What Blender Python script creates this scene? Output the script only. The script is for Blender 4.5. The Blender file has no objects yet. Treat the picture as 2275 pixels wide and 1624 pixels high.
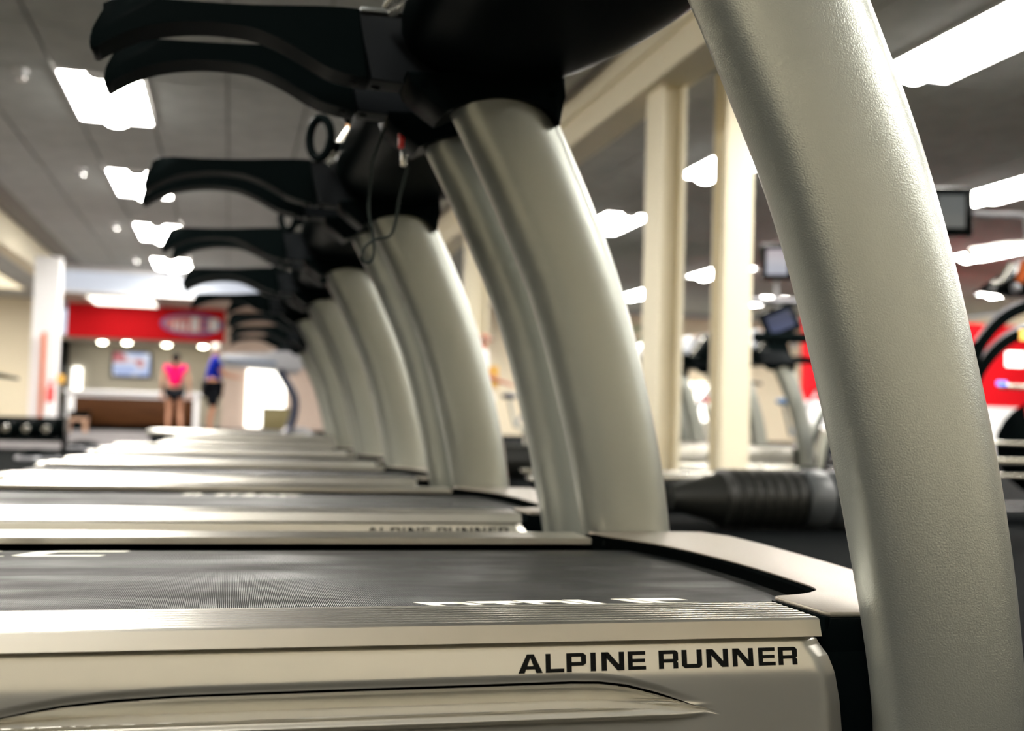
import bpy, bmesh, math, random
from mathutils import Vector, Matrix
random.seed(7)
PI = math.pi
C = bpy.context.scene.collection

# ------------------------------------------------------------------ camera
YAW, PITCH, ROLL, FPX = .2438, .0475, .0282, 2516.8
cam_d = bpy.data.cameras.new('camera'); cam = bpy.data.objects.new('camera', cam_d); C.objects.link(cam)
bpy.context.scene.camera = cam
_f = Vector((math.sin(YAW)*math.cos(PITCH), math.cos(YAW)*math.cos(PITCH), math.sin(PITCH)))
_r = Vector((math.cos(YAW), -math.sin(YAW), 0)); _u = _r.cross(_f)
_c, _s = math.cos(ROLL), math.sin(ROLL)
_R, _U = _c*_r + _s*_u, -_s*_r + _c*_u
cam.matrix_world = Matrix(((_R.x, _U.x, -_f.x, 0), (_R.y, _U.y, -_f.y, 0), (_R.z, _U.z, -_f.z, .4506), (0, 0, 0, 1)))
cam_d.sensor_width = 36; cam_d.lens = FPX/2275*36
cam_d.clip_start = .02; cam_d.clip_end = 200
cam_d.dof.use_dof = True; cam_d.dof.focus_distance = 1.24; cam_d.dof.aperture_fstop = 3.9
cam_d.dof.aperture_blades = 0

# ------------------------------------------------------------------ world, exposure
sc = bpy.context.scene
w = bpy.data.worlds.new('world'); sc.world = w; w.use_nodes = True
w.node_tree.nodes['Background'].inputs[0].default_value = (.75, .85, 1, 1)
w.node_tree.nodes['Background'].inputs[1].default_value = 1.0
sc.view_settings.view_transform = 'Standard'; sc.view_settings.look = 'None'
sc.view_settings.gamma = 1; sc.view_settings.use_curve_mapping = False
sc.view_settings.exposure = 0.0
sc.cycles.use_denoising = True
sc.cycles.max_bounces = 8; sc.cycles.diffuse_bounces = 4; sc.cycles.glossy_bounces = 4
sc.cycles.sample_clamp_indirect = 6
LAMP = 58.0      # luminance of the ceiling diffusers

# ------------------------------------------------------------------ materials
def mat(name, col, rough=.5, metal=0, emit=None, estr=0, spec=.5, coat=0, ior=1.5):
    m = bpy.data.materials.new(name); m.use_nodes = True
    b = m.node_tree.nodes['Principled BSDF']
    b.inputs['Base Color'].default_value = (*col, 1); b.inputs['Roughness'].default_value = rough
    b.inputs['Metallic'].default_value = metal; b.inputs['Specular IOR Level'].default_value = spec
    b.inputs['Coat Weight'].default_value = coat; b.inputs['IOR'].default_value = ior
    if emit: b.inputs['Emission Color'].default_value = (*emit, 1); b.inputs['Emission Strength'].default_value = estr
    return m
def N(m, t, **k):
    n = m.node_tree.nodes.new(t)
    for a, v in k.items():
        if a in n.inputs: n.inputs[a].default_value = v
        else: setattr(n, a, v)
    return n
def bumpy(m, scale, strength, dist=.002, stretch=(1, 1, 1), detail=2, kind='ShaderNodeTexNoise', rough_var=None, colvar=None):
    """procedural grain: bump, optional roughness and colour variation"""
    t = m.node_tree; L = t.links.new; b = t.nodes['Principled BSDF']
    tc = N(m, 'ShaderNodeTexCoord'); mp = N(m, 'ShaderNodeMapping'); mp.inputs['Scale'].default_value = stretch
    no = N(m, kind); no.inputs['Scale'].default_value = scale
    if 'Detail' in no.inputs: no.inputs['Detail'].default_value = detail
    L(tc.outputs['Object'], mp.inputs[0]); L(mp.outputs[0], no.inputs['Vector'])
    out = no.outputs['Fac'] if 'Fac' in no.outputs else no.outputs['Distance']
    bp = N(m, 'ShaderNodeBump'); bp.inputs['Strength'].default_value = strength; bp.inputs['Distance'].default_value = dist
    L(out, bp.inputs['Height']); L(bp.outputs[0], b.inputs['Normal'])
    if rough_var:
        r = N(m, 'ShaderNodeMapRange'); r.inputs[3].default_value, r.inputs[4].default_value = rough_var
        r.inputs[1].default_value = .3; r.inputs[2].default_value = .7
        L(out, r.inputs[0]); L(r.outputs[0], b.inputs['Roughness'])
    if colvar:
        big = N(m, 'ShaderNodeTexNoise'); big.inputs['Scale'].default_value = colvar[0]; big.inputs['Detail'].default_value = 3
        L(mp.outputs[0], big.inputs['Vector'])
        mx = N(m, 'ShaderNodeMix', data_type='RGBA')
        mx.inputs[6].default_value = (*colvar[1], 1); mx.inputs[7].default_value = (*colvar[2], 1)
        r2 = N(m, 'ShaderNodeMapRange'); r2.inputs[1].default_value = .35; r2.inputs[2].default_value = .65
        L(big.outputs['Fac'], r2.inputs[0]); L(r2.outputs[0], mx.inputs[0]); L(mx.outputs[2], b.inputs['Base Color'])
    return m

M = {}
M['silver_paint'] = bumpy(mat('silver_paint', (.335, .35, .32), .30, .7), 620, .45, .0006, detail=1.5)
M['panel_paint'] = bumpy(mat('panel_paint', (.66, .64, .575), .28, .72, coat=.05), 900, .05, .0003)
M['brushed'] = bumpy(mat('brushed_aluminium', (.80, .77, .70), .30, 1), 900, .0004, .0001, stretch=(.03, 1, 1), detail=3, rough_var=(.285, .300))
M['groove'] = bumpy(mat('groove_shade', (.10, .10, .095), .5, .3), 300, .05)  # dark tone paints in the shade between the rail ribs
M['cover'] = bumpy(mat('cover_metal', (.36, .325, .275), .40, .9), 500, .12, .0003, detail=2, rough_var=(.36, .46))
M['black_plastic'] = bumpy(mat('black_plastic', (.0026, .0044, .0046), .34, ior=1.035), 900, .15, .0003)
M['black_satin'] = bumpy(mat('black_satin', (.0016, .0028, .003), .34, ior=1.035), 700, .15, .0003)
M['matte_black'] = bumpy(mat('matte_black', (.0015, .002, .002), 1.0, spec=0), 300, .05)
M['gloss_black'] = bumpy(mat('gloss_black', (.001, .002, .0022), .22, ior=1.12), 30, .04, .002)
M['grey_plastic'] = bumpy(mat('grey_plastic', (.008, .010, .012), .42, ior=1.2), 800, .1, .0003)
M['pale_grey'] = bumpy(mat('pale_grey_plastic', (.33, .33, .36), .35, .1), 500, .05)
M['navy'] = bumpy(mat('navy_vinyl', (.012, .018, .05), .35), 120, .15)
M['blue'] = bumpy(mat('blue_plastic', (.02, .10, .22), .35), 120, .1)
M['silver'] = bumpy(mat('silver_trim', (.75, .74, .68), .25, .9), 300, .05)
M['decal'] = bumpy(mat('decal_black', (.001, .0015, .0018), .3, spec=.12), 900, .6, .0006)
M['print'] = bumpy(mat('belt_print', (.72, .70, .60), .6), 900, .3)
M['red_plastic'] = bumpy(mat('red_plastic', (.75, .03, .03), .35), 300, .05)
M['cord'] = bumpy(mat('cord_grey', (.016, .022, .020), .6, ior=1.1), 600, .2)
M['cream'] = bumpy(mat('cream_paint', (.88, .80, .61), .55), 40, .06)
M['wall_cream'] = bumpy(mat('wall_cream', (.76, .68, .52), .7), 60, .06)
M['wall_white'] = bumpy(mat('wall_white', (.86, .86, .88), .6), 60, .05)
M['wall_red'] = bumpy(mat('wall_red', (.56, .004, .010), .7, spec=.15), 60, .05)
M['wall_grey'] = bumpy(mat('wall_beige_grey', (.50, .47, .39), .7), 60, .05)
M['soffit'] = bumpy(mat('soffit_paint', (.50, .40, .34), .7), 60, .05)
M['tile'] = bumpy(mat('ceiling_tile', (.40, .38, .35), .9), 90, .3, colvar=(3, (.42, .44, .435), (.50, .52, .51)))
M['gridbar'] = bumpy(mat('ceiling_grid', (.22, .21, .2), .6), 40, .05)
M['floor'] = bumpy(mat('rubber_floor', (.004, .0045, .005), .8, ior=1.05), 300, .4, .002, colvar=(90, (.003, .004, .0045), (.008, .009, .0095)))
M['carpet'] = bumpy(mat('grey_carpet', (.11, .10, .105), .85, spec=.2), 200, .4, .003, colvar=(3, (.085, .078, .084), (.13, .118, .12)))
M['wood'] = bumpy(mat('dark_wood', (.085, .034, .008), .6, spec=.15), 8, .1, stretch=(.3, 1, 6), detail=6, colvar=(6, (.035, .011, .002), (.065, .023, .005)))
M['pale_wood'] = bumpy(mat('pale_wood', (.5, .3, .2), .5), 8, .1, stretch=(1, 1, 6))
M['orange'] = bumpy(mat('orange_paint', (.55, .12, .03), .7, spec=.1), 40, .05)
M['yellow'] = bumpy(mat('yellow_card', (.8, .45, .08), .6), 40, .05)
M['tan_box'] = bumpy(mat('tan_board', (.17, .14, .06), .6), 30, .05)
M['skin'] = bumpy(mat('skin', (.60, .30, .19), .5), 60, .08)
M['skin_dark'] = bumpy(mat('skin_tan', (.42, .19, .11), .5), 60, .08)
M['skin_red'] = bumpy(mat('skin_ruddy', (.55, .20, .12), .5), 60, .08)
M['pink'] = bumpy(mat('pink_fabric', (.75, .004, .11), .8, spec=.1), 200, .2)
M['blue_shirt'] = bumpy(mat('blue_fabric', (.003, .014, .26), .8, spec=.1), 200, .2)
M['black_cloth'] = bumpy(mat('black_fabric', (.004, .005, .008), .8, spec=.1), 200, .2)
M['white_cloth'] = bumpy(mat('white_fabric', (.80, .79, .78), .8), 200, .2)
M['white_hair'] = bumpy(mat('white_hair', (.75, .70, .62), .6), 100, .3, stretch=(1, 1, .2))
M['black_hair'] = bumpy(mat('black_hair', (.004, .003, .004), .6, spec=.1), 100, .3, stretch=(1, 1, .2))
M['trim_grey'] = bumpy(mat('trim_grey', (.12, .13, .13), .3, .6), 300, .05)
M['band_grey'] = bumpy(mat('band_grey', (.05, .055, .058), .4, spec=.4), 300, .05)
M['rib_black'] = bumpy(mat('rib_black', (.010, .0105, .009), .4, spec=.35), 300, .05)
M['steel'] = bumpy(mat('chrome_steel', (.7, .7, .7), .15, 1), 60, .02)
M['green'] = bumpy(mat('leaf_green', (.06, .14, .05), .6), 60, .2)
M['diffuser'] = mat('lamp_diffuser', (.9, .9, .85), .5, emit=(1, .962, .885), estr=LAMP)
M['basket'] = mat('lamp_basket', (.9, .9, .85), .5, emit=(1, .962, .885), estr=LAMP*1.1)
M['daylight'] = mat('daylight_glass', (.25, .27, .3), .3, emit=(.80, .86, 1), estr=.55)
M['window_glow'] = mat('bright_window_glass', (.9, .9, .8), .3, emit=(1, .97, .90), estr=3)
M['downlight'] = mat('downlight_lens', (.9, .9, .8), .3, emit=(1, .93, .72), estr=22)
M['blue_led'] = mat('blue_screen', (.02, .03, .1), .3, emit=(.12, .22, 1), estr=2.2)
M['amber'] = mat('amber_lamp', (.5, .3, .05), .3, emit=(1, .55, .12), estr=2.0)

def belt_material():
    m = mat('treadmill_belt', (.014, .016, .017), .42, ior=1.22); t = m.node_tree; L = t.links.new; b = t.nodes['Principled BSDF']
    tc = N(m, 'ShaderNodeTexCoord'); sx = N(m, 'ShaderNodeSeparateXYZ'); L(tc.outputs['Object'], sx.inputs[0])
    a = N(m, 'ShaderNodeMath', operation='MULTIPLY'); a.inputs[1].default_value = 2*PI/.0021; L(sx.outputs[0], a.inputs[0])
    s = N(m, 'ShaderNodeMath', operation='SINE'); L(a.outputs[0], s.inputs[0])
    bp = N(m, 'ShaderNodeBump'); bp.inputs['Strength'].default_value = .5; bp.inputs['Distance'].default_value = .0004
    L(s.outputs[0], bp.inputs['Height']); L(bp.outputs[0], b.inputs['Normal'])
    no = N(m, 'ShaderNodeTexNoise'); no.inputs['Scale'].default_value = 5; no.inputs['Detail'].default_value = 5
    mp = N(m, 'ShaderNodeMapping'); mp.inputs['Scale'].default_value = (.8, 2.5, 1); L(tc.outputs['Object'], mp.inputs[0]); L(mp.outputs[0], no.inputs['Vector'])
    mx = N(m, 'ShaderNodeMix', data_type='RGBA'); mx.inputs[6].default_value = (.005, .006, .007, 1); mx.inputs[7].default_value = (.020, .020, .018, 1)
    r = N(m, 'ShaderNodeMapRange'); r.inputs[1].default_value = .4; r.inputs[2].default_value = .7
    L(no.outputs['Fac'], r.inputs[0]); L(r.outputs[0], mx.inputs[0]); L(mx.outputs[2], b.inputs['Base Color'])
    rr = N(m, 'ShaderNodeMapRange'); rr.inputs[1].default_value = .38; rr.inputs[2].default_value = .66; rr.inputs[3].default_value = .34; rr.inputs[4].default_value = .62
    L(no.outputs['Fac'], rr.inputs[0]); L(rr.outputs[0], b.inputs['Roughness'])
    return m
M['belt'] = belt_material()
def screen_material(name, cols, strength):
    m = mat(name, (.02, .02, .02), .2); t = m.node_tree; L = t.links.new; b = t.nodes['Principled BSDF']
    tc = N(m, 'ShaderNodeTexCoord'); vo = N(m, 'ShaderNodeTexNoise'); vo.inputs['Scale'].default_value = 2.6; vo.inputs['Detail'].default_value = 0
    L(tc.outputs['Object'], vo.inputs['Vector'])
    cr = N(m, 'ShaderNodeValToRGB'); cr.color_ramp.interpolation = 'EASE'
    e = cr.color_ramp.elements; e[0].position = .38; e[0].color = (*cols[0], 1); e[1].position = .58; e[1].color = (*cols[2], 1)
    x = e.new(.48); x.color = (*cols[1], 1)
    L(vo.outputs['Fac'], cr.inputs[0]); L(cr.outputs[0], b.inputs['Emission Color']); b.inputs['Emission Strength'].default_value = strength
    return m
M['tv_picture'] = screen_material('tv_picture', [(.55, .16, .18), (.85, .88, .97), (.45, .55, .85)], .9)
M['tv_pale'] = screen_material('tv_pale_picture', [(.45, .35, .38), (.5, .48, .52), (.42, .43, .5)], .9)
M['tv_grey'] = screen_material('tv_grey_picture', [(.085, .095, .095), (.10, .11, .11), (.12, .125, .12)], .9)
M['tv_navy'] = screen_material('tv_dark_blue_picture', [(.01, .02, .06), (.02, .035, .1), (.03, .05, .14)], .9)
M['console_picture'] = screen_material('console_picture', [(.9, .35, .03), (.9, .88, .85), (.95, .95, .95)], 1.0)

# ------------------------------------------------------------------ mesh helpers
def link(name, bm, m, parent=None, smooth=True, sharp=35):
    me = bpy.data.meshes.new(name)
    bmesh.ops.recalc_face_normals(bm, faces=bm.faces)
    bm.to_mesh(me); bm.free()
    if smooth:
        me.shade_smooth(); me.set_sharp_from_angle(angle=math.radians(sharp))
    ms = m if isinstance(m, (list, tuple)) else [m]
    for q in ms: me.materials.append(M[q] if isinstance(q, str) else q)
    o = bpy.data.objects.new(name, me); C.objects.link(o)
    if parent: o.parent = parent
    return o
def tag(o, label, cat=None, group=None, kind=None):
    if label: o['label'] = label
    if cat: o['category'] = cat
    if group: o['group'] = group
    if kind: o['kind'] = kind
    return o
def thing(name, label, cat, loc=(0, 0, 0), rz=0, group=None):
    o = bpy.data.objects.new(name, None); C.objects.link(o); o.location = loc; o.rotation_euler = (0, 0, rz)
    o.empty_display_size = .1
    return tag(o, label, cat, group)
def struct(name, bm, m, parent=None, smooth=False):
    o = link(name, bm, m, parent, smooth)
    if not parent: o['kind'] = 'structure'
    return o
def box(bm, x0, x1, y0, y1, z0, z1, bev=0):
    b2 = bmesh.new(); r = bmesh.ops.create_cube(b2, size=1)
    for v in b2.verts: v.co = Vector(((x0+x1)/2+v.co.x*(x1-x0), (y0+y1)/2+v.co.y*(y1-y0), (z0+z1)/2+v.co.z*(z1-z0)))
    if bev: bmesh.ops.bevel(b2, geom=b2.edges[:], offset=bev, segments=2, affect='EDGES', profile=.5)
    merge(bm, b2); return bm
def merge(bm, b2, mi=None):
    vs = [bm.verts.new(v.co) for v in b2.verts]; b2.verts.index_update()
    for f in b2.faces:
        try:
            g = bm.faces.new([vs[v.index] for v in f.verts]); g.material_index = f.material_index if mi is None else mi
        except ValueError: pass
    b2.free()
def B(*a, bev=0): return box(bmesh.new(), *a, bev=bev)
def spline(pts, n):
    """Catmull-Rom through points of any dimension"""
    P = [tuple(p) for p in pts]; P = [tuple(2*a-b for a, b in zip(P[0], P[1]))] + P + [tuple(2*a-b for a, b in zip(P[-1], P[-2]))]
    out = []
    for i in range(1, len(P)-2):
        for k in range(n):
            t = k/n
            out.append(tuple(.5*((2*b)+(-a+c)*t+(2*a-5*b+4*c-d)*t*t+(-a+3*b-3*c+d)*t**3) for a, b, c, d in zip(P[i-1], P[i], P[i+1], P[i+2])))
    out.append(P[-2]); return out
def prism(poly, a, b, axis='y', bev=0, bm=None, seg=2):
    """polygon (two coordinates) extruded along an axis from a to b"""
    f = {'y': lambda p, q: (p[0], q, p[1]), 'x': lambda p, q: (q, p[0], p[1]), 'z': lambda p, q: (p[0], p[1], q)}[axis]
    b2 = bmesh.new(); n = len(poly)
    A = [b2.verts.new(f(p, a)) for p in poly]; Bv = [b2.verts.new(f(p, b)) for p in poly]
    caps = [b2.faces.new(A), b2.faces.new(Bv)]
    for i in range(n): b2.faces.new((A[i], A[(i+1) % n], Bv[(i+1) % n], Bv[i]))
    if bev: bmesh.ops.bevel(b2, geom=list({e for c in caps for e in c.edges}), offset=bev, segments=seg, affect='EDGES', profile=.5)
    if bm is None: return b2
    merge(bm, b2); return bm
def loft(rings, bm=None, cap=True):
    b2 = bmesh.new(); R = [[b2.verts.new(p) for p in r] for r in rings]; n = len(R[0])
    for a, b in zip(R, R[1:]):
        for i in range(n): b2.faces.new((a[i], a[(i+1) % n], b[(i+1) % n], b[i]))
    if cap: b2.faces.new(R[0]); b2.faces.new(R[-1])
    if bm is None: return b2
    merge(bm, b2); return bm
def tube(pts, r, bm=None, seg=10, squash=1.0, closed=False):
    pts = [Vector(p) for p in pts]; rs = r if isinstance(r, (list, tuple)) else [r]*len(pts)
    rings = []; up = Vector((0, 0, 1)); prev = None
    for i, p in enumerate(pts):
        a = pts[i-1] if i else (pts[-1] if closed else p); b = pts[i+1] if i < len(pts)-1 else (pts[0] if closed else p)
        d = (b-a).normalized()
        if prev is None: n1 = d.cross(up if abs(d.z) < .9 else Vector((1, 0, 0))).normalized()
        else: n1 = (prev - d*prev.dot(d)).normalized()
        n2 = d.cross(n1).normalized(); prev = n1
        rings.append([p + (n1*math.cos(t)*squash + n2*math.sin(t))*rs[i] for t in [2*PI*k/seg for k in range(seg)]])
    if closed: rings.append(rings[0])
    return loft(rings, bm, cap=not closed)
def cyl(p, q, r, bm=None, seg=20, r2=None):
    return tube([p, q], [r, r if r2 is None else r2], bm, seg)
def lathe(prof, c=(0, 0, 0), seg=20, axis='z', bm=None):
    rings = []
    for r, h in prof:
        ring = []
        for k in range(seg):
            t = 2*PI*k/seg; a, b = r*math.cos(t), r*math.sin(t)
            v = {'z': (a, b, h), 'x': (h, a, b), 'y': (a, h, b)}[axis]
            ring.append((c[0]+v[0], c[1]+v[1], c[2]+v[2]))
        rings.append(ring)
    return loft(rings, bm)
def ball(c, r, bm=None, sub=2):
    b2 = bmesh.new(); bmesh.ops.create_icosphere(b2, subdivisions=sub, radius=1)
    rr = r if isinstance(r, (tuple, list)) else (r, r, r)
    for v in b2.verts: v.co = Vector((c[0]+v.co.x*rr[0], c[1]+v.co.y*rr[1], c[2]+v.co.z*rr[2]))
    if bm is None: return b2
    merge(bm, b2); return bm
def copy_tree(o, parent=None, skip=()):
    c = o.copy(); C.objects.link(c)
    if parent: c.parent = parent
    for ch in list(o.children):
        if ch.name.split('.')[0] not in skip: copy_tree(ch, c)
    return c

# ------------------------------------------------------------------ room
XL, XR, YF, YB, H = -8.0, 20.0, -4.0, 31.5, 3.65
YE = 34.0      # back of the reception recess
struct('floor', B(XL, XR, YF, YE, -.2, 0), 'floor')
tag(link('carpet_area', B(-7.9, 1.6, 12.7, 31, 0, .006), 'carpet'), 'grey carpet covering the floor before the reception desk', 'carpet')
struct('wall_left', B(XL-.2, XL, YF, YE, 0, H), 'wall_cream')
struct('wall_front', B(XL, XR, YF-.2, YF, 0, H), 'wall_cream')
struct('wall_right', B(XR, XR+.2, YF, YB, 0, H), 'wall_cream')
wb = struct('wall_back', B(3.7, XR, YB, YB+.2, 0, H), 'wall_cream')
# second red wall seen past the nearest post (right side of the hall)
struct('wall_red_side', B(10.33, 19.9, 19.0, 19.2, .95, 2.55), 'wall_red')
struct('wall_red_side_base', B(10.25, 19.9, 18.98, 19.2, 0, .95), 'wall_white')
ceil = struct('ceiling', B(XL, XR, YF, YE, H+.06, H+.2), 'gridbar')

# suspended tiles (separate tiles with recessed joints) between and around the light fittings
tile_me = {}
def tile_mesh(sx, sy):
    k = (round(sx, 3), round(sy, 3))
    if k not in tile_me:
        bm = B(-sx/2, sx/2, -sy/2, sy/2, 0, .03, bev=.006); me = bpy.data.meshes.new('ceiling_tile'); bm.to_mesh(me); bm.free()
        me.materials.append(M['tile']); tile_me[k] = me
    return tile_me[k]
ROWS_L = [(11.35+4.55*k, 1.9) for k in range(-4, 4)]
ROWS_R = [(7.10+4.6*k, 1.9) for k in range(-3, 6)]
LAMP_COLS_L, LAMP_COLS_R = [-1.73], [5.47, 9.47, 12.67, 16.67]
lamps = []
cands = []
def zone(xa, cols, rows, per, lampcols):
    for i in range(cols):
        x = xa+i*.8
        for (y0, ly) in rows:
            gap = (per-ly)/2
            for (ya, yb, lampcell) in ((y0, y0+ly, True), (y0+ly, y0+ly+gap, False), (y0+ly+gap, y0+per, False)):
                if ya < YF or yb > YB: continue
                if lampcell and any(abs(x-l) < .01 for l in lampcols): lamps.append((round(x, 2), ya, ya+ly)); continue
                if x < 3 and yb > 27.45: continue
                cx, cy = x+.4, (ya+yb)/2
                dep = cx*math.sin(YAW)+cy*math.cos(YAW); lat = cx*math.cos(YAW)-cy*math.sin(YAW)
                vis = dep > 1 and abs(lat/dep) < .52 and 3.2/dep < .42
                cands.append((dep if vis else dep+1000, cx, cy, .8-.022, yb-ya-.022))
zone(-3.33, 8, ROWS_L, 4.55, LAMP_COLS_L)
zone(3.87, 20, ROWS_R, 4.6, LAMP_COLS_R)
cands.sort(key=lambda c: abs(c[0]))
rest = bmesh.new()
for i, (dd, cx, cy, sx, sy) in enumerate(cands):
    if i < 290 and dd < 900:
        t = bpy.data.objects.new('ceiling_tile', tile_mesh(sx, sy)); C.objects.link(t); t.location = (cx, cy, H); t.parent = ceil
    else: box(rest, cx-sx/2, cx+sx/2, cy-sy/2, cy+sy/2, H, H+.03)
rt = link('distant_ceiling_tiles', rest, 'tile', ceil, smooth=False); rt['kind'] = 'stuff'
# lower bulkhead ceiling left of the left beam
struct('ceiling_left', B(XL, -4.1, YF, YE, 3.2, H), 'tile')
struct('trim_beam_left', B(-4.1, -3.8, YF, 30.8, 3.18, H+.05), 'cream')
bmR = B(3.22, 3.55, YF, YB, 3.2, 3.235); box(bmR, 3.26, 3.51, YF, YB, 3.235, 3.5); box(bmR, 3.22, 3.55, YF, YB, 3.5, H+.05)
struct('trim_beam_right', bmR, 'cream')

# ceiling light fittings: two flat panels either side of a rounded hanging basket
def lamp_fitting():
    t = thing('ceiling_light', None, 'light')
    f = bmesh.new(); L2 = .95
    for a in ((-.40, -.375), (.375, .40)): box(f, a[0], a[1], -L2, L2, -.012, .03)
    for a in ((-L2, -L2+.025), (L2-.025, L2)): box(f, -.375, .375, a[0], a[1], -.012, .03)
    link('frame', f, 'wall_white', t, smooth=False)
    d = B(-.375, .375, -L2+.025, L2-.025, 0, .02); link('diffuser', d, 'diffuser', t, smooth=False)
    prof = [(.13*math.cos(a), -.070*math.sin(a)) for a in [PI*k/12 for k in range(13)]]
    link('basket', prism(prof, -L2+.05, L2-.05), 'basket', t)
    for s in (-1, 1):
        e = prism(prof, s*(L2-.052), s*(L2-.03)); link('end_cap', e, 'gridbar', t)
    return t
def ordw(i): return ['nearest', 'second', 'third', 'fourth', 'fifth', 'sixth', 'seventh', 'eighth'][i]
lamp0 = lamp_fitting(); first = True; n_out = 0
cols = {}
for (x, ya, yb) in sorted(lamps):
    cols.setdefault(x, []).append((ya+yb)/2)
side = {-1.73: 'in the row left of the handrails', 5.47: 'just right of the cream beam', 9.47: 'in the middle row of the hall', 12.67: 'in the right hand row of the hall', 16.67: 'in the far right row of the hall'}
side2 = {-1.73: 'left over the carpet', 5.47: 'beside the cream beam', 9.47: 'in the middle row', 12.67: 'in the right row', 16.67: 'far right'}
for x, ys in cols.items():
    if x == -1.73: ys = [y for y in ys if y < 27]
    k = 0
    for y in ys:
        cx = x+.4
        dep = cx*math.sin(YAW)+y*math.cos(YAW); lat = cx*math.cos(YAW)-y*math.sin(YAW)
        invw = dep > .5 and abs(lat/dep) < .5 and 3.2/dep < .42
        if x == 16.67 and not invw: continue
        o = lamp0 if first else copy_tree(lamp0); first = False
        o.location = (cx, y, H); o['group'] = 'recessed ceiling lights with hanging baskets'
        if invw: o['label'] = 'glowing ceiling light %s, %s from the camera' % (side[x], ordw(k)); k += 1
        else: n_out += 1; o['label'] = 'unseen ceiling light outside the picture, %s, %s in line' % (side2[x], ordw(ys.index(y)))

# sprinkler heads left of the left row of lights
for i, y in enumerate((11.5, 16.05, 20.7, 25.2)):
    s = thing('sprinkler', 'white ceiling sprinkler, %s of the line left of the lights' % ordw(i), 'sprinkler', (-2.05, y, H), group='ceiling sprinklers')
    link('rosette', lathe([(.001, 0), (.07, 0), (.06, -.02), (.02, -.035)], seg=14), 'wall_white', s)
    link('head', lathe([(.02, -.03), (.02, -.07), (.06, -.08), (.06, -.09), (.001, -.095)], seg=12), 'steel', s)

# reception: raised daylight slot, soffit, red fascia, recess behind
struct('window_1', B(-3.95, 3.5, 27.5, 27.56, 3.12, 3.57), 'daylight')
struct('trim_1', B(-4.1, 3.5, 27.42, 27.6, 3.57, H+.05), 'wall_white')
struct('ceiling_soffit', B(-4.1, 3.5, 27.6, 31.0, 3.12, 3.2), 'soffit')
struct('trim_2', B(-4.1, 3.5, 27.45, 27.6, 3.07, 3.12), 'wall_white')
sl = thing('reception_light', 'long glowing light panel in the soffit above the red sign band', 'light', (-2.62, 29.4, 3.12))
link('housing', B(-.84, .84, -1.15, 1.15, -.035, -.006, bev=.006), 'wall_white', sl); link('diffuser', B(-.74, .74, -1.05, 1.05, -.045, -.028), mat('reception_diffuser', (.9, .9, .85), .5, emit=(1, .93, .8), estr=3.2), sl, smooth=False)
struct('trim_fascia', B(-4.1, -.18, 30.8, 31.0, 2.26, 3.12), 'wall_red')
struct('ceiling_recess', B(-4.35, -.18, 31.0, 32.5, 2.2, 2.28), 'wall_grey')
struct('wall_recess', B(-4.5, 0.4, 32.4, 32.6, 0, 2.4), 'wall_grey')
struct('wall_recess_side', B(-.19, .0, 31.0, 32.4, 0, 2.28), 'soffit')
struct('wall_pillar', B(-.18, .38, 30.75, 31.0, 0, 3.12), 'soffit')
struct('wall_back_left', B(XL, -4.35, 31.1, 31.3, 0, 3.2), 'wall_cream')
struct('wall_back_right', B(.38, 3.7, 30.8, 31.0, 0, 3.2), 'soffit')
for i, x in enumerate((-3.3, -2.66, -1.67, -.73)):
    d = thing('downlight', 'round glowing downlight under the red band, %s from the left' % ['first', 'second', 'third', 'fourth'][i], 'light', (x, 31.6 if i != 1 else 31.35, 2.2), group='downlights over the reception desk')
    link('ring', lathe([(.14, 0), (.14, -.012), (.11, -.012), (.11, 0)], seg=18), 'wall_white', d)
    link('lens', lathe([(.11, 0), (.11, -.03), (.05, -.06), (.001, -.06)], seg=16), 'downlight', d)
# emblem on the fascia (blurred in the photograph: blue and white oval with pale strokes)
lg = thing('logo_sign', 'oval blue and white emblem sign on the red band', 'sign', (-1.02, 30.79, 2.70)); lg.scale = (1.1, 1, 1.1)
ov = [(.72*math.cos(t), .26*math.sin(t)) for t in [2*PI*k/40 for k in range(40)]]
link('plate', prism(ov, -.02, 0, bev=.005), mat('logo_blue', (.05, .08, .32), .4), lg)
ov2 = [(-.04+.60*math.cos(t), .21*math.sin(t)) for t in [2*PI*k/40 for k in range(40)]]
link('inner_plate', prism(ov2, -.03, -.021, bev=.003), mat('logo_rose', (.62, .20, .22), .4), lg)
for (xa, xb, za, zb, mm) in ((-.42, -.36, -.15, .06, 'wall_white'), (-.30, -.24, -.15, .06, 'wall_white'), (-.18, -.12, -.16, .04, 'wall_white'), (-.02, .16, -.16, .17, 'wall_white'), (.26, .34, -.12, .12, 'logo_blue'), (.40, .62, -.14, .16, 'wall_white')):
    link('emblem_stroke', B(xa, xb, -.045, -.031, za, zb, bev=.004), M[mm] if mm in M else bpy.data.materials[mm], lg)
# reception desk
rd = thing('reception_desk', 'long reception desk with dark wood front and white top', 'desk', (-1.85, 24.2, 0))
link('front_panel', B(-1.15, 1.15, -.02, .0, .12, .66, bev=.004), 'wood', rd)
link('frame', prism([(-1.3, .0), (-1.3, .74), (1.25, .74), (1.25, .0), (1.15, 0), (1.15, .66), (-1.15, .66), (-1.15, 0)], -.025, .55), 'wall_white', rd, smooth=False)
link('worktop', B(-1.35, 1.35, -.1, .65, .74, .80, bev=.01), 'wall_white', rd)
link('plinth', B(-1.15, 1.15, .02, .5, 0, .12), 'gloss_black', rd)
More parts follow.
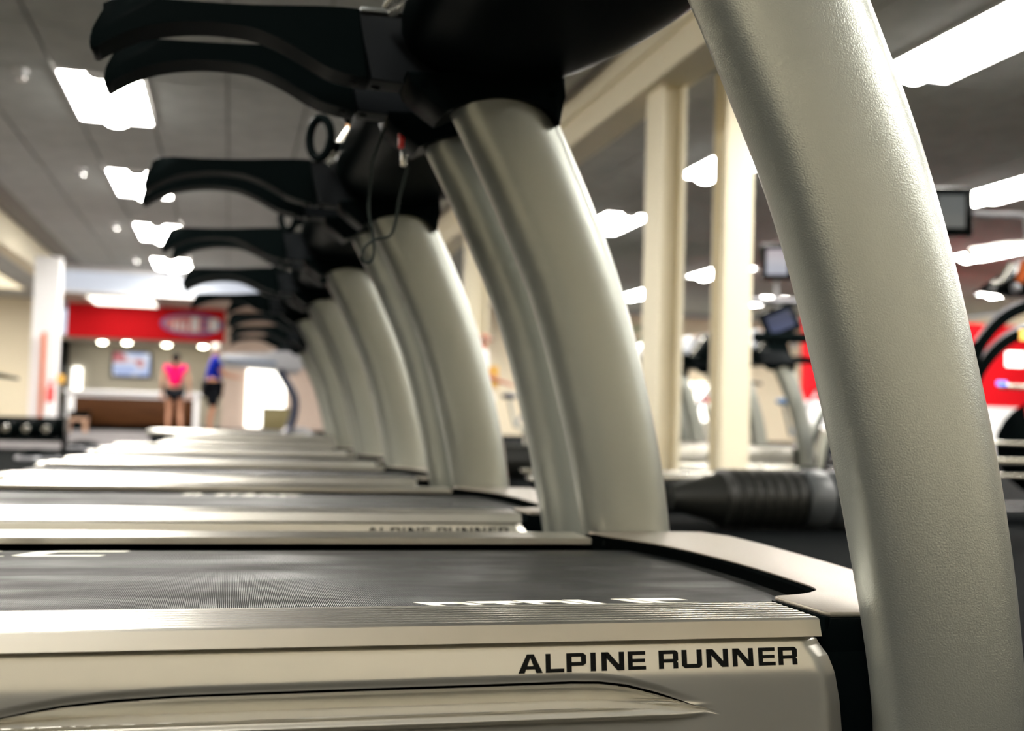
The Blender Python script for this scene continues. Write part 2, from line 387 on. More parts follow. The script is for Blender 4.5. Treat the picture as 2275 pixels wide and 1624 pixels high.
# tv over the desk
def tv(name, label, loc, rz, wd, ht, pic, rx=0):
    t = thing(name, label, 'television', loc, rz); t.rotation_euler = (rx, 0, rz)
    link('casing', B(-wd/2-.05, wd/2+.05, 0, .07, -ht/2-.05, ht/2+.05, bev=.012), 'gloss_black', t)
    link('screen', B(-wd/2, wd/2, -.006, .004, -ht/2, ht/2), pic, t, smooth=False)
    link('bracket', B(-.1, .1, .07, .12, -.1, .1, bev=.01), 'black_plastic', t)
    return t
tv('wall_television', 'wall television with blue and white picture above the desk', (-2.6, 32.28, 1.65), 0, .95, .62, 'tv_picture')
struct('trim_3', B(-4.35, -4.2, 31.0, 32.4, 0, 2.2), 'black_plastic')
struct('window_2', B(-4.1, -3.87, 32.32, 32.38, .75, 1.52), 'window_glow')
# white pillar, orange post, bin, extinguisher, left of the desk
struct('trim_column_left', B(-3.52, -3.08, 22.0, 22.4, 0, 3.18), 'wall_white')
pp = thing('orange_post', 'slim orange post in front of the white pillar', 'post', (-3.29, 21.93, 0))
link('shaft', B(-.035, .035, -.03, .03, 0.02, 1.78, bev=.005), 'orange', pp); link('foot', B(-.09, .09, -.07, .06, 0, .02, bev=.004), 'orange', pp)
ex = thing('fire_extinguisher', 'red fire extinguisher standing right of the orange post', 'extinguisher', (-3.11, 21.72, 0))
link('stand', lathe([(.001, 0), (.12, 0), (.11, .52), (.001, .52)], seg=16), 'wall_white', ex)
link('cylinder', lathe([(.001, .52), (.065, .52), (.065, .75), (.03, .82), (.02, .86), (.001, .86)], seg=16), 'red_plastic', ex)
link('valve', B(-.04, .04, -.015, .015, .86, .90, bev=.004), 'black_plastic', ex)
sg = thing('yellow_sign', 'small yellow card sign above the red extinguisher', 'sign', (-2.98, 21.95, .95)); link('card', B(-.07, .07, 0, .012, -.08, .08, bev=.002), 'yellow', sg); link('holder', B(-.012, .012, .012, .03, -.95, .0), 'steel', sg)
bn = thing('waste_bin', 'square black bin beside the white pillar', 'bin', (-2.86, 23.9, 0))
link('body', prism([(-.16, 0), (.16, 0), (.19, .34), (-.19, .34)], -.16, .16, bev=.01), 'black_plastic', bn); link('rim', B(-.2, .2, -.17, .17, .34, .37, bev=.006), 'black_satin', bn)
sb = thing('wooden_stool', 'low pale wooden stool left of the desk', 'stool', (-2.62, 21.6, 0))
link('seat', B(-.17, .17, -.15, .15, .20, .25, bev=.01), 'pale_wood', sb)
for a in (-1, 1):
    for b in (-1, 1): link('leg', B(a*.14-.025, a*.14+.025, b*.12-.025, b*.12+.025, 0, .2), 'pale_wood', sb)
# skylight panel in the low ceiling at far left
lf = thing('ceiling_light_panel', 'cream glowing panel in the low ceiling at far left', 'light', (-5.2, 25.4, 3.2)); link('frame', B(-.5, .5, -3.1, 3.1, -.015, 0, bev=.004), 'cream', lf)
link('diffuser', B(-.44, .44, -3.0, 3.0, -.028, -.014), mat('lamp_diffuser_soft', (.9, .85, .7), .5, emit=(1, .88, .62), estr=1.0), lf, smooth=False)

for k, y in enumerate((8.0, 15.0, 21.5, 27.0)):  # extra panels added out of view to brighten the cream left wall
    d = thing('ceiling_light_panel', 'added unseen light panel in the low ceiling left of the picture, %s from the camera' % ['first', 'second', 'third', 'fourth', 'fifth'][k], 'light', (-6.6, y, 3.2), group='added light panels of the low left ceiling')
    link('frame', B(-.45, .45, -.95, .95, -.015, 0, bev=.004), 'cream', d); link('diffuser', B(-.4, .4, -.9, .9, -.028, -.014), 'diffuser', d, smooth=False)
# cream columns of the right beam (rolled steel sections) and two further ones
CA, CB = (3.311, 3.520), (4.197, 4.460)
def colbox(name, xa, xb, ya, yb, top):
    bm = bmesh.new(); f = .03
    box(bm, xa, xb, ya, ya+f, 0, top); box(bm, xa, xb, yb-f, yb, 0, top)
    box(bm, xa+.02, xb-.02, ya+f, yb-f, 0, top)
    return struct(name, bm, 'cream')
def column(name, x0, x1, y0, y1, top, label=None):
    bm = bmesh.new(); f = .045
    box(bm, x0, x0+.14, y0, y1, .0, top)                     # broad flange towards the aisle
    box(bm, x0+.14, x1-f, y0+.06, y1-.06, .0, top)           # recessed web
    box(bm, x1-f, x1, y0, y1, .0, top)
    return struct(name, bm, 'cream')
bm = bmesh.new(); box(bm, CA[0], CA[0]+.03, 8.5, 8.87, 0, 3.2); box(bm, CA[1]-.035, CA[1], 8.5, 8.87, 0, 3.2); box(bm, CA[0]+.03, CA[1]-.035, 8.60, 8.77, 0, 3.2); struct('trim_column', bm, 'cream')
bm = bmesh.new(); box(bm, CB[0], CB[1], 9.2, 9.24, 0, H); box(bm, CB[0]+.04, CB[1]-.05, 9.24, 9.44, 0, H); box(bm, CB[0], CB[1], 9.44, 9.48, 0, H); struct('trim_column.001', bm, 'cream')
column('trim_column.002', 3.22, 3.55, 15.7, 16.0, 3.2)
column('trim_column.003', 3.22, 3.5, 18.6, 18.9, 3.2)
column('trim_column.004', 3.22, 3.5, 26.0, 26.3, 3.2)
# windows at the back of the hall
struct('window_3', B(.44, 1.45, 30.65, 30.74, 0.05, 1.6), 'window_glow')
struct('window_4', B(4.3, 7.2, YB-.1, YB-.02, .3, 1.75), 'window_glow')
struct('window_5', B(8.8, 11.8, YB-.1, YB-.02, .5, 1.7), 'window_glow')
struct('window_6', B(12.6, 15.0, YB-.1, YB-.02, .5, 1.7), 'window_glow')
for k, (xa, xb) in enumerate(((4.3, 7.2), (8.8, 11.8), (12.6, 15.0))):
    bm = bmesh.new()
    for q in range(4): xx = xa+(xb-xa)*q/3; box(bm, xx-.04, xx+.04, YB-.14, YB-.09, .3, 1.8)
    box(bm, xa-.04, xb+.04, YB-.14, YB-.09, 1.75, 1.83); struct('trim_window_%d' % (k+1), bm, 'cream')

# ------------------------------------------------------------------ treadmill (built once, local: x along the belt, y across from the near side, z up)
WD = .88
LEFT = [(.02, .665), (.14, .662), (.22, .652), (.32, .632), (.43, .607), (.58, .566), (.69, .528), (.78, .488), (.88, .440), (.97, .392), (1.06, .345)]
RIGHT = [(.02, .828), (.14, .822), (.22, .816), (.32, .803), (.43, .782), (.58, .744), (.69, .711), (.78, .678), (.88, .634), (.97, .592), (1.06, .548)]
def edge_at(T, z):
    for (a, xa), (b, xb) in zip(T, T[1:]):
        if z <= b: t = (z-a)/(b-a); return xa+(xb-xa)*t
    return T[-1][1]
def upright_mesh(yc):
    Ls, Rs = spline(LEFT, 4), spline(RIGHT, 4); rings = []
    for (z, xl), (_, xr) in zip(Ls, Rs):
        cx, hx, hy = (xl+xr)/2, (xr-xl)/2, .048
        ring = []
        for k in range(44):
            t = 2*PI*k/44; c, s = math.cos(t), math.sin(t)
            px = math.copysign(abs(c)**.72, c); py = math.copysign(abs(s)**.62, s)
            py *= (1.0 - .22*((px+1)/2)**2)                  # thinner towards the leading edge
            ring.append((cx+hx*px, yc+hy*py, z))
        rings.append(ring)
    return loft(rings)
ARM_TOP = [(-.2515, 1.060), (-.2525, 1.080), (-.242, 1.108), (-.228, 1.134), (-.210, 1.152), (-.10, 1.157), (.01, 1.163), (.10, 1.172), (.20, 1.180)]
ARM_BOT = [(.222, 1.052), (.15, 1.066), (.09, 1.096), (.05, 1.113), (.01, 1.1235), (-.05, 1.1255), (-.105, 1.120), (-.16, 1.107), (-.20, 1.089), (-.228, 1.072), (-.246, 1.058)]
def arm_bm(y0, y1):
    top = spline(ARM_TOP, 3); bot = spline(ARM_BOT, 4)
    return prism(top+bot, y0, y1, bev=.006, seg=2)
def rail_bm(y0, s, x0=-.609, x1=.613):
    """aluminium extrusion: smooth side face, seven ribs on top; s=+1 outer face towards -y"""
    p = [(-.0062, .2325), (-.0005, .2488), (.0015, .2503)]; n = 8; wv = .107
    for k in range(n):
        a = .003+k*(wv-.005)/n; b = .003+(k+1)*(wv-.005)/n
        p += [(a, .2500), (a+(b-a)*.10, .2506), (a+(b-a)*.40, .2508), (a+(b-a)*.62, .2506), (a+(b-a)*.70, .2500), (a+(b-a)*.72, .2478), (a+(b-a)*.98, .2478)]
    p += [(wv, .2505), (wv, .2405), (wv-.004, .2395), (.004, .231)]
    bm = prism([(y0+s*a, z) for a, z in p], x0, x1, axis='x')
    for f in bm.faces:
        c = f.calc_center_median(); a = (c.y-y0)*s
        if .003 < a < wv-.004 and .2474 < c.z < .2497 and len(f.verts) == 4: f.material_index = 1     # groove walls and floors, shade painted in as a dark material
    return bm
ZC = [(-.62, .150), (-.30, .158), (-.24, .1655), (-.19, .1745), (-.16, .1805), (-.133, .1848), (-.09, .1885), (-.033, .1908), (.12, .1918), (.27, .1925), (.34, .193), (.37, .192), (.399, .188), (.432, .179), (.47, .166), (.50, .158)]
SP = [(0, 0), (.14, .0016), (.31, .0105), (.84, .0130), (1, -.0008)]
def lin(T, x):
    if x <= T[0][0]: return T[0][1]
    for (a, p), (b, q) in zip(T, T[1:]):
        if x <= b: t = (x-a)/(b-a); return p+(q-p)*t
    return T[-1][1]
def sstep(a, b, x): t = max(0, min(1, (x-a)/(b-a))); return t*t*(3-2*t)
XE = [(.03, .658), (.10, .655), (.13, .650), (.16, .645), (.19, .637), (.21, .629), (.2215, .620), (.2315, .6165)]
def softp(v, k): return k*math.log1p(math.exp(max(-30, min(30, v/k))))
def panel_y(x, z, xe):
    y = -.0065*(1-(z-.197)/.0345)+.31*softp(.196-z, .0035)
    y += .005*sstep(.227, .2315, z)
    zc = lin(ZC, x); zr = .166 if x < .35 else .166-.008*sstep(.35, .5, x)
    D = .0190*sstep(-.34, -.12, x)*(1-sstep(.42, .503, x))
    if D > 0: y += .0028*D/.019*sstep(zc+.009, zc, z)
    if D > 0 and z < zc:
        s = (zc-z)/max(zc-zr, .004)
        if s < 1: y += D/.019*lin(SP, s)
    if x < .50:                                              # raised double bead under the groove
        k = 1-sstep(.44, .50, x)
        y -= k*(.0035*math.exp(-((z-.1655)/.0022)**2)+.0060*math.exp(-((z-.157)/.0035)**2))
    y += .62*softp(x-(xe-.022), .0022)                             # turned-in end
    return y
def side_panel_bm(nx=420, nz=190):
    bm = bmesh.new(); z0, z1 = .03, .2315
    G = []
    for j in range(nz+1):
        t = j/nz; z = lin([(0, z0), (.10, .148), (.75, .204), (1, z1)], t); xe = lin(XE, z); zu = z; row = []
        for i in range(nx+1):
            u = i/nx; u = u/.25*.22 if u < .25 else .22+(u-.25)/.75*.78; x = -.62+(xe+.62)*u
            if u > .96: x = min(x, xe)
            if .10 < t < .75:                                # rows follow the upper edge of the groove
                w_ = (t-.10)/.65; zc = lin(ZC, x); z = .148+(zc-.148)*w_/.6 if w_ < .6 else zc+(.204-zc)*(w_-.6)/.4
                z += (zu-z)*sstep(.505, .60, x)
            else: z = zu
            row.append(bm.verts.new((x, panel_y(x, z, xe), z)))
        G.append(row)
    for j in range(nz):
        for i in range(nx):
            v = G[j][i].co; zc = lin(ZC, v.x); zr = .166 if v.x < .35 else .166-.008*sstep(.35, .5, v.x)
            if -.40 < v.x < .485 and .0001 < zc-v.z < .0034*(1-sstep(.42, .49, v.x)): continue     # open slit, shaped to stand in for shade along the groove's top
            bm.faces.new((G[j][i], G[j][i+1], G[j+1][i+1], G[j+1][i]))
    for v in [v for v in bm.verts if not v.link_faces]: bm.verts.remove(v)
    return bm
GLYPH = {  # Microgramma-like bold caps on a unit box, each a list of polygons
 'A': [[(0, 0), (.26, 0), (.56, 1), (.36, 1)], [(.74, 0), (1, 0), (.64, 1), (.44, 1)], [(.2, .2), (.8, .2), (.74, .38), (.26, .38)], [(.36, .84), (.64, .84), (.64, 1), (.36, 1)]],
 'L': [[(0, 0), (.27, 0), (.27, 1), (0, 1)], [(.27, 0), (1, 0), (1, .2), (.27, .2)]],
 'P': [[(0, 0), (.26, 0), (.26, 1), (0, 1)], [(.26, .8), (.82, .8), (.93, .92), (.82, 1), (.26, 1)], [(.26, .32), (.82, .32), (.93, .40), (.82, .52), (.26, .52)], [(.74, .32), (.84, .32), (1, .44), (1, .88), (.84, 1), (.74, 1)]],
 'I': [[(0, 0), (1, 0), (1, 1), (0, 1)]],
 'N': [[(0, 0), (.23, 0), (.23, 1), (0, 1)], [(.77, 0), (1, 0), (1, 1), (.77, 1)], [(.0, 1), (.3, 1), (1, 0), (.7, 0)]],
 'E': [[(0, 0), (.26, 0), (.26, 1), (0, 1)], [(.26, 0), (1, 0), (1, .2), (.26, .2)], [(.26, .41), (.95, .41), (.95, .59), (.26, .59)], [(.26, .8), (.98, .8), (.98, 1), (.26, 1)]],
 'R': [[(0, 0), (.25, 0), (.25, 1), (0, 1)], [(.25, .8), (.85, .8), (.85, 1), (.25, 1)], [(.25, .34), (.85, .34), (.85, .53), (.25, .53)], [(.74, .40), (.86, .34), (1, .46), (1, .88), (.87, 1), (.74, 1)], [(.74, 0), (.99, 0), (.99, .32), (.86, .44), (.74, .40)]],
 'U': [[(0, .14), (.25, .14), (.25, 1), (0, 1)], [(.75, .14), (1, .14), (1, 1), (.75, 1)], [(0, .14), (.14, 0), (.86, 0), (1, .14), (.75, .22), (.25, .22)]],
 'T': [[(0, .8), (1, .8), (1, 1), (0, 1)], [(.38, 0), (.64, 0), (.64, .8), (.38, .8)]],
 'F': [[(0, 0), (.26, 0), (.26, 1), (0, 1)], [(.26, .41), (.9, .41), (.9, .59), (.26, .59)], [(.26, .8), (1, .8), (1, 1), (.26, 1)]],
 'C': [[(0, .14), (.2, 0), (.26, .2), (.26, .8), (.2, 1), (0, .86)], [(.2, 0), (1, 0), (1, .2), (.26, .2)], [(.2, 1), (1, 1), (1, .8), (.26, .8)]],
}
def letter_bm(ch, fn):
    """thin solid letter: fn maps (u,v) to outer and inner points"""
    bm = bmesh.new()
    for poly in GLYPH[ch]:
        pts = []
        n = len(poly)
        for i in range(n):
            a, b = poly[i], poly[(i+1) % n]
            for k in range(2): pts.append((a[0]+(b[0]-a[0])*k/2, a[1]+(b[1]-a[1])*k/2))
        A = [bm.verts.new(fn(u, v, 0)) for u, v in pts]; Bq = [bm.verts.new(fn(u, v, 1)) for u, v in pts]
        bm.faces.new(A); bm.faces.new(Bq)
        for i in range(len(pts)): bm.faces.new((A[i], A[(i+1) % len(pts)], Bq[(i+1) % len(pts)], Bq[i]))
    return bm
WORD = [('A', .285, .310), ('L', .313, .332), ('P', .3345, .355), ('I', .3595, .365), ('N', .371, .395), ('E', .399, .418), ('R', .432, .453), ('U', .457, .479), ('N', .484, .508), ('N', .513, .536), ('E', .542, .561), ('R', .5645, .586)]

def make_treadmill(pale=False):
    paint = 'pale_grey' if pale else 'silver_paint'; blk = 'grey_plastic' if pale else 'black_plastic'
    t = thing('treadmill', None, 'treadmill')
    # bed
    link('bed_frame', B(-.62, .86, .02, WD-.02, .05, .215, bev=.006), 'black_satin', t)
    link('deck_pan', B(-.60, .86, .10, WD-.10, .215, .230), 'matte_black', t)
    belt = B(-.64, .73, .150, WD-.155, .2302, .2352); link('running_belt', belt, 'belt', t, smooth=False)
    rl = link('rear_roller', cyl((-.64, .14, .2055), (-.64, WD-.14, .2055), .029, seg=24), 'belt', t)
    link('side_rail', rail_bm(0, 1), ['brushed', 'groove'], t, sharp=30)
    link('side_rail', rail_bm(WD, -1), ['brushed', 'groove'], t, sharp=30)
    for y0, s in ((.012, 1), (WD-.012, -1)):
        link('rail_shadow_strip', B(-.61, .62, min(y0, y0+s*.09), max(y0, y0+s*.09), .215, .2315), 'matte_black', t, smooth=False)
    for s in (0, 1):
        link('rear_cap', prism([(-.665, .06), (-.62, .05), (-.61, .05), (-.609, .2495), (-.635, .2495), (-.66, .22)], 0 if s == 0 else WD-.13, .13 if s == 0 else WD, bev=.008), 'panel_paint', t)
    # front cover and its dark edge strip
    inner = spline([(.640, .845), (.650, .80), (.672, .745), (.703, .650), (.7225, .50), (.7265, .36), (.7215, .238), (.716, .195), (.705, .172)], 5)
    cov = [(.635, .86), (.640, .845)] + inner[1:] + [(.690, .158), (.672, .150), (.634, .1395), (.631, .134), (.6365, .030), (.640, .024)] + \
          [(.70, .0225), (.76, .03), (.80, .05), (.83, .09), (.85, .2), (.872, .44), (.885, .68), (.885, .80), (.86, .875), (.82, WD+.0), (.70, WD+.0), (.64, WD-.005)]
    link('front_cover', prism(cov, .2465, .2518, axis='z', bev=.0018), 'cover', t)
    lip = [(.612, .60)]
    g = inner; n = len(g); band = [(x, y) for x, y in g] + [(x-.017, y-.004) for x, y in reversed(g)]
    link('cover_gap_shade', prism(band, .2305, .2500, axis='z'), 'matte_black', t, smooth=False)  # black strip stands in for the shadow where the belt runs under
    link('cover_edge_strip', prism([(.628, .137), (.640, .137), (.6435, .026), (.633, .024)], .2310, .2468, axis='z'), 'black_satin', t, smooth=False)
    link('front_shell', prism([(.745, .03), (.79, .06), (.835, .11), (.86, .30), (.878, .60), (.875, .80), (.84, .86), (.745, .86)], .05, .2462, axis='z', bev=.01), 'black_plastic', t)
    for ya, yb in ((.0225, .10), (WD-.10, WD-.0225)):
        link('end_block', prism([(.6235, .2325), (.6365, .2325), (.6375, .2462), (.80, .2462), (.83, .20), (.83, .05), (.663, .05), (.6595, .10), (.6545, .135), (.648, .165), (.639, .195), (.630, .214), (.6235, .2235)], ya-.002, yb, bev=.002), 'gloss_black', t)
    # side panels
    sp = side_panel_bm(); spo = link('side_panel', sp, 'panel_paint', t, sharp=60)
    b2 = side_panel_bm(90, 50)
    for v in b2.verts: v.co.y = WD-v.co.y
    link('side_panel', b2, 'panel_paint', t, sharp=60)
    if not pale:
        bm = bmesh.new()
        for ch, xa, xb in WORD:
            def fn(u, v, k, xa=xa, xb=xb):
                x = xa+(xb-xa)*u; zb = .2022+.0015*(x-.285)/.3; z = zb+.0178*v
                return (x, panel_y(x, z, lin(XE, z))-(.0006 if k else -.0004), z)
            merge(bm, letter_bm(ch, fn))
        spo2 = link('lettering', bm, 'decal', spo, smooth=False)
    # feet
    for x in (-.50, .55):
        for y in (.10, WD-.10): link('foot', lathe([(.001, 0), (.035, 0), (.035, .02), (.02, .03), (.02, .06), (.001, .06)], (x, y, 0), seg=14), 'black_plastic', t)
    # uprights, collars, handrails
    for s in (0, 1):
        Y = (lambda a: -a) if s == 0 else (lambda a: WD+a)
        link('upright', upright_mesh(Y(.045)), paint, t, sharp=70)
        ya, yb = sorted((Y(-.012), Y(.114)))
        arc = spline([(.352, .992), (.372, 1.003), (.404, 1.018), (.459, 1.029), (.511, 1.026), (.545, 1.012), (.566, .990)], 4)
        link('collar', prism([(.283, 1.060), (.290, 1.038), (.316, 1.018)]+arc+[(.574, 1.04), (.574, 1.078), (.55, 1.075), (.45, 1.070), (.35, 1.062)], ya, yb, bev=.006), 'black_satin' if not pale else blk, t)
        ya, yb = sorted((Y(.038), Y(.118)))
        link('handrail', arm_bm(ya, yb), blk, t, sharp=50)
        for hx in (.165, .200, .238):
            hz = 1.0665 if hx < .18 else (1.057 if hx < .22 else 1.052)
            link('grip_hole', ball((hx, Y(.088), hz), (.009, .009, .004), sub=2), 'gloss_black', t)
        link('console_bracket', prism([(.199, 1.180), (.203, 1.170), (.224, 1.053), (.29, 1.052), (.40, 1.062), (.52, 1.070), (.575, 1.078), (.565, 1.11), (.50, 1.17), (.40, 1.175), (.30, 1.182)], *sorted((Y(.044), Y(.112))), bev=.004), 'grey_plastic', t)
        link('bracket_trim', prism([(.202, 1.1735), (.202, 1.181), (.292, 1.187), (.292, 1.1775)], *sorted((Y(.036), Y(.10))), bev=.001), 'trim_grey', t)
        ymid = Y(.114) if s == 0 else Y(.012)
        for q, (bx, bz) in enumerate(((.553, 1.045), (.312, 1.040))):
            link('bolt', cyl((bx, Y(-.011), bz), (bx, Y(-.016), bz), .006, seg=12), 'gloss_black', t)
            link('bolt', cyl((bx, Y(.114), bz), (bx, Y(.119), bz), .006, seg=12), 'gloss_black', t)
    # console body: lofted across the machine, bowing forward in the middle
    sec = spline([(.268, 1.135), (.282, 1.112), (.31, 1.090), (.36, 1.064), (.45, 1.062), (.545, 1.072), (.590, 1.098), (.578, 1.16), (.545, 1.26), (.52, 1.36), (.50, 1.44), (.465, 1.455), (.43, 1.40), (.37, 1.295), (.30, 1.20), (.262, 1.16), (.268, 1.135)], 4)[:-1]
    rings = []
    for k in range(17):
        u = k/16; y = -.038+u*(WD+.076); v = (y-.44)/.48; bow = .085*(1-v*v); sc_ = 1-.10*abs(v)**6
        rings.append([(.42+(x-.42)*sc_+bow*sstep(.30, .56, x), y, 1.09+(z-1.09)*sc_) for x, z in sec])
    co = link('console', loft(rings), blk, t, sharp=60)
    nrm = Vector((-.93, 0, .50)).normalized()
    def tilt(bm, x0=.285, z0=1.19, ang=math.radians(58)):
        for v in bm.verts:
            a, b = v.co.x, v.co.z; v.co.x = x0+a*math.cos(ang)-b*math.sin(ang)*1; v.co.z = z0+a*math.sin(ang)+b*math.cos(ang)
        return bm
    scr = tilt(B(.02, .27, .20, .68, .015, .028, bev=.006)); link('display', scr, 'console_picture', co)
    for ya, yb in ((.02, .05), (.83, .86)): link('display_trim', tilt(B(-.03, .22, ya, yb, .012, .03, bev=.005)), 'silver', co)
    mir = lambda P: [(x, WD-y, z) for x, y, z in P]
    for P in ([(.250, .872, 1.158), (.285, .80, 1.163), (.330, .735, 1.172), (.375, .665, 1.186), (.40, .60, 1.19)], [(.240, .872, 1.169), (.262, .838, 1.195), (.290, .800, 1.219), (.33, .74, 1.26)]):
        for Q in (P, mir(P)): link('edge_trim', tube(Q, .0065, seg=8), 'silver', t)
    for yc in (.16, .70):
        ring = [(.210+.027*math.cos(a), yc-.020*math.cos(a), 1.19+.054*math.sin(a)) for a in [2*PI*k/28 for k in range(28)]]
        link('cup_holder', tube(ring, .012, seg=10, closed=True), 'black_plastic', t)
        link('cup_holder_arm', tube([(.235, yc+.03, 1.18), (.30, yc+.03, 1.17)], .014, seg=10), 'black_plastic', t)
    link('heart_rate_grip', tube([(.33, .30, 1.19), (.27, .32, 1.215), (.255, .44, 1.225), (.27, .56, 1.215), (.33, .58, 1.19)], .016, seg=12), 'black_satin', t)
    return t

D0, S = 1.0908, 1.257
T0 = make_treadmill()
TL = {0: 'nearest silver treadmill, lettered side panel and broad post filling the right edge',
      1: 'second silver treadmill in the row, red safety key hanging from its console',
      2: 'third silver treadmill from the camera, directly behind the one with the red key',
      3: 'fourth silver treadmill from the camera in the left row',
      4: 'fifth silver treadmill from the camera, its handrail end over the red sign band',
      5: 'sixth silver treadmill from the camera, first of those set further forward',
      6: 'seventh silver treadmill from the camera, in the middle of the far three',
      7: 'eighth silver treadmill from the camera, last before the pale grey one'}
DX = [0, 0, -.02, .007, .009, .22, .24, .24]
tm = []
for i in range(8):
    o = T0 if i == 0 else copy_tree(T0)
    o.location = (DX[i], D0+i*S, 0); o['label'] = TL[i]; o['group'] = 'row of silver treadmills'
    tm.append(o)
# belt prints (their position differs from machine to machine)
def belt_print(t, chars, z=.2353, shear=-.35):
    bm = bmesh.new()
    for ch, xa, xb, ya, yb in chars:
        merge(bm, letter_bm(ch, lambda u, v, k: (xa+(xb-xa)*u+shear*(yb-ya)*(v-.5)*(1 if shear < 0 else 1), ya+(yb-ya)*v, z+(.0002 if k else -.0002))))
    par = [c for c in t.children if c.name.startswith('running_belt')][0]
    return link('belt_lettering', bm, 'print', par, smooth=False)
belt_print(tm[0], [('R', .2445, .303, .1515, .222), ('T', .308, .362, .1515, .224), ('R', .366, .424, .1515, .226), ('I', .428, .450, .1515, .228), ('I', .492, .510, .1515, .230), ('F', .515, .575, .1515, .232)], shear=-.8)
belt_print(tm[0], [('I', -.62, -.58, .66, .724), ('L', -.56, -.49, .66, .724), ('C', -.47, -.39, .66, .724), ('I', -.365, -.335, .66, .724), ('L', -.335, -.30, .66, .675), ('C', -.28, -.155, .66, .724)], shear=.6)
belt_print(tm[1], [('I', -.10, -.085, .66, .72), ('I', -.075, -.06, .66, .72), ('I', -.02, .0, .66, .72), ('T', .005, .04, .66, .72), ('I', .05, .075, .66, .72), ('N', .09, .125, .66, .72), ('C', .14, .19, .66, .72)], shear=.3)
# safety key and cord of the second treadmill
sk = link('safety_key', B(.312, .324, -.094, -.084, .992, 1.024, bev=.003), 'red_plastic', tm[1]); sk['label'] = 'red safety key'
link('key_clip', B(.318, .330, -.094, -.086, .955, .986, bev=.002), 'silver', sk)
cd = spline([(.333, -.09, .956), (.318, -.09, .89), (.312, -.088, .843), (.301, -.088, .812), (.272, -.088, .803), (.252, -.088, .786), (.247, -.088, .766), (.257, -.088, .755), (.269, -.088, .768), (.268, -.086, .81), (.257, -.086, .863), (.260, -.086, .931), (.262, -.086, .965), (.284, -.088, 1.03)], 5)
link('safety_cord', tube(cd, .0030, seg=8), 'cord', tm[1])
# pale grey machine that ends the row
P8 = thing('treadmill', 'pale grey treadmill with thin navy bent post ending the left row', 'treadmill', (0, 11.75, 0))
link('deck', B(-.75, .80, .06, .74, .08, .20, bev=.02), 'grey_plastic', P8); link('running_belt', B(-.72, .74, .18, .62, .20, .215), 'belt', P8)
for ya, yb in ((.04, .16), (.64, .76)): link('side_rail', B(-.78, .80, ya, yb, .19, .245, bev=.012), 'silver', P8)
for ya in (.0, .76):
    link('handrail', prism([(-.12, .985), (-.08, 1.03), (.20, 1.045), (.30, 1.04), (.42, 1.075), (.66, 1.085), (.80, 1.04), (.84, .98), (.72, .93), (.68, .86), (.50, .90), (.20, .915), (-.05, .93)], ya, ya+.06, bev=.012), 'pale_grey', P8)
    link('handrail_groove', prism([(-.06, .962), (.45, .945), (.45, .968), (-.02, .985)], ya-.004, ya+.002), 'blue', P8)
    link('post', tube(spline([(.50, ya+.03, .90), (.58, ya+.03, .78), (.67, ya+.03, .60), (.66, ya+.03, .40), (.60, ya+.03, .22), (.60, ya+.03, .12)], 5), .026, seg=10), 'navy', P8)
link('console', prism([(.40, 1.05), (.62, 1.30), (.70, 1.28), (.66, 1.04)], .16, .64, bev=.015), 'grey_plastic', P8); link('crossbar', B(.42, .62, .03, .79, .93, 1.03, bev=.02), 'pale_grey', P8)
link('motor_hood', prism([(.52, .20), (.60, .30), (.80, .30), (.88, .20), (.88, .08), (.52, .08)], .08, .72, bev=.02), 'pale_grey', P8)
for x in (-.7, .75):
    for y in (.1, .7): link('foot', lathe([(.001, 0), (.035, 0), (.03, .08), (.001, .08)], (x, y, 0), seg=12), 'black_plastic', P8)

# second row, beyond the columns
TX = [(4.72, 10.05, 'right of the cream column pair'), (4.55, 11.30, 'just behind the cream column pair'), (4.50, 12.55, 'seen between the two cream columns'), (4.5, 13.8, 'behind the two cream columns, last seen there')]
for dx, y, lab in TX:
    o = copy_tree(T0, skip=('lettering', 'belt_lettering')); o.location = (dx, y, 0); o['label'] = 'silver treadmill of the far row '+lab; o['group'] = 'far row of silver treadmills'

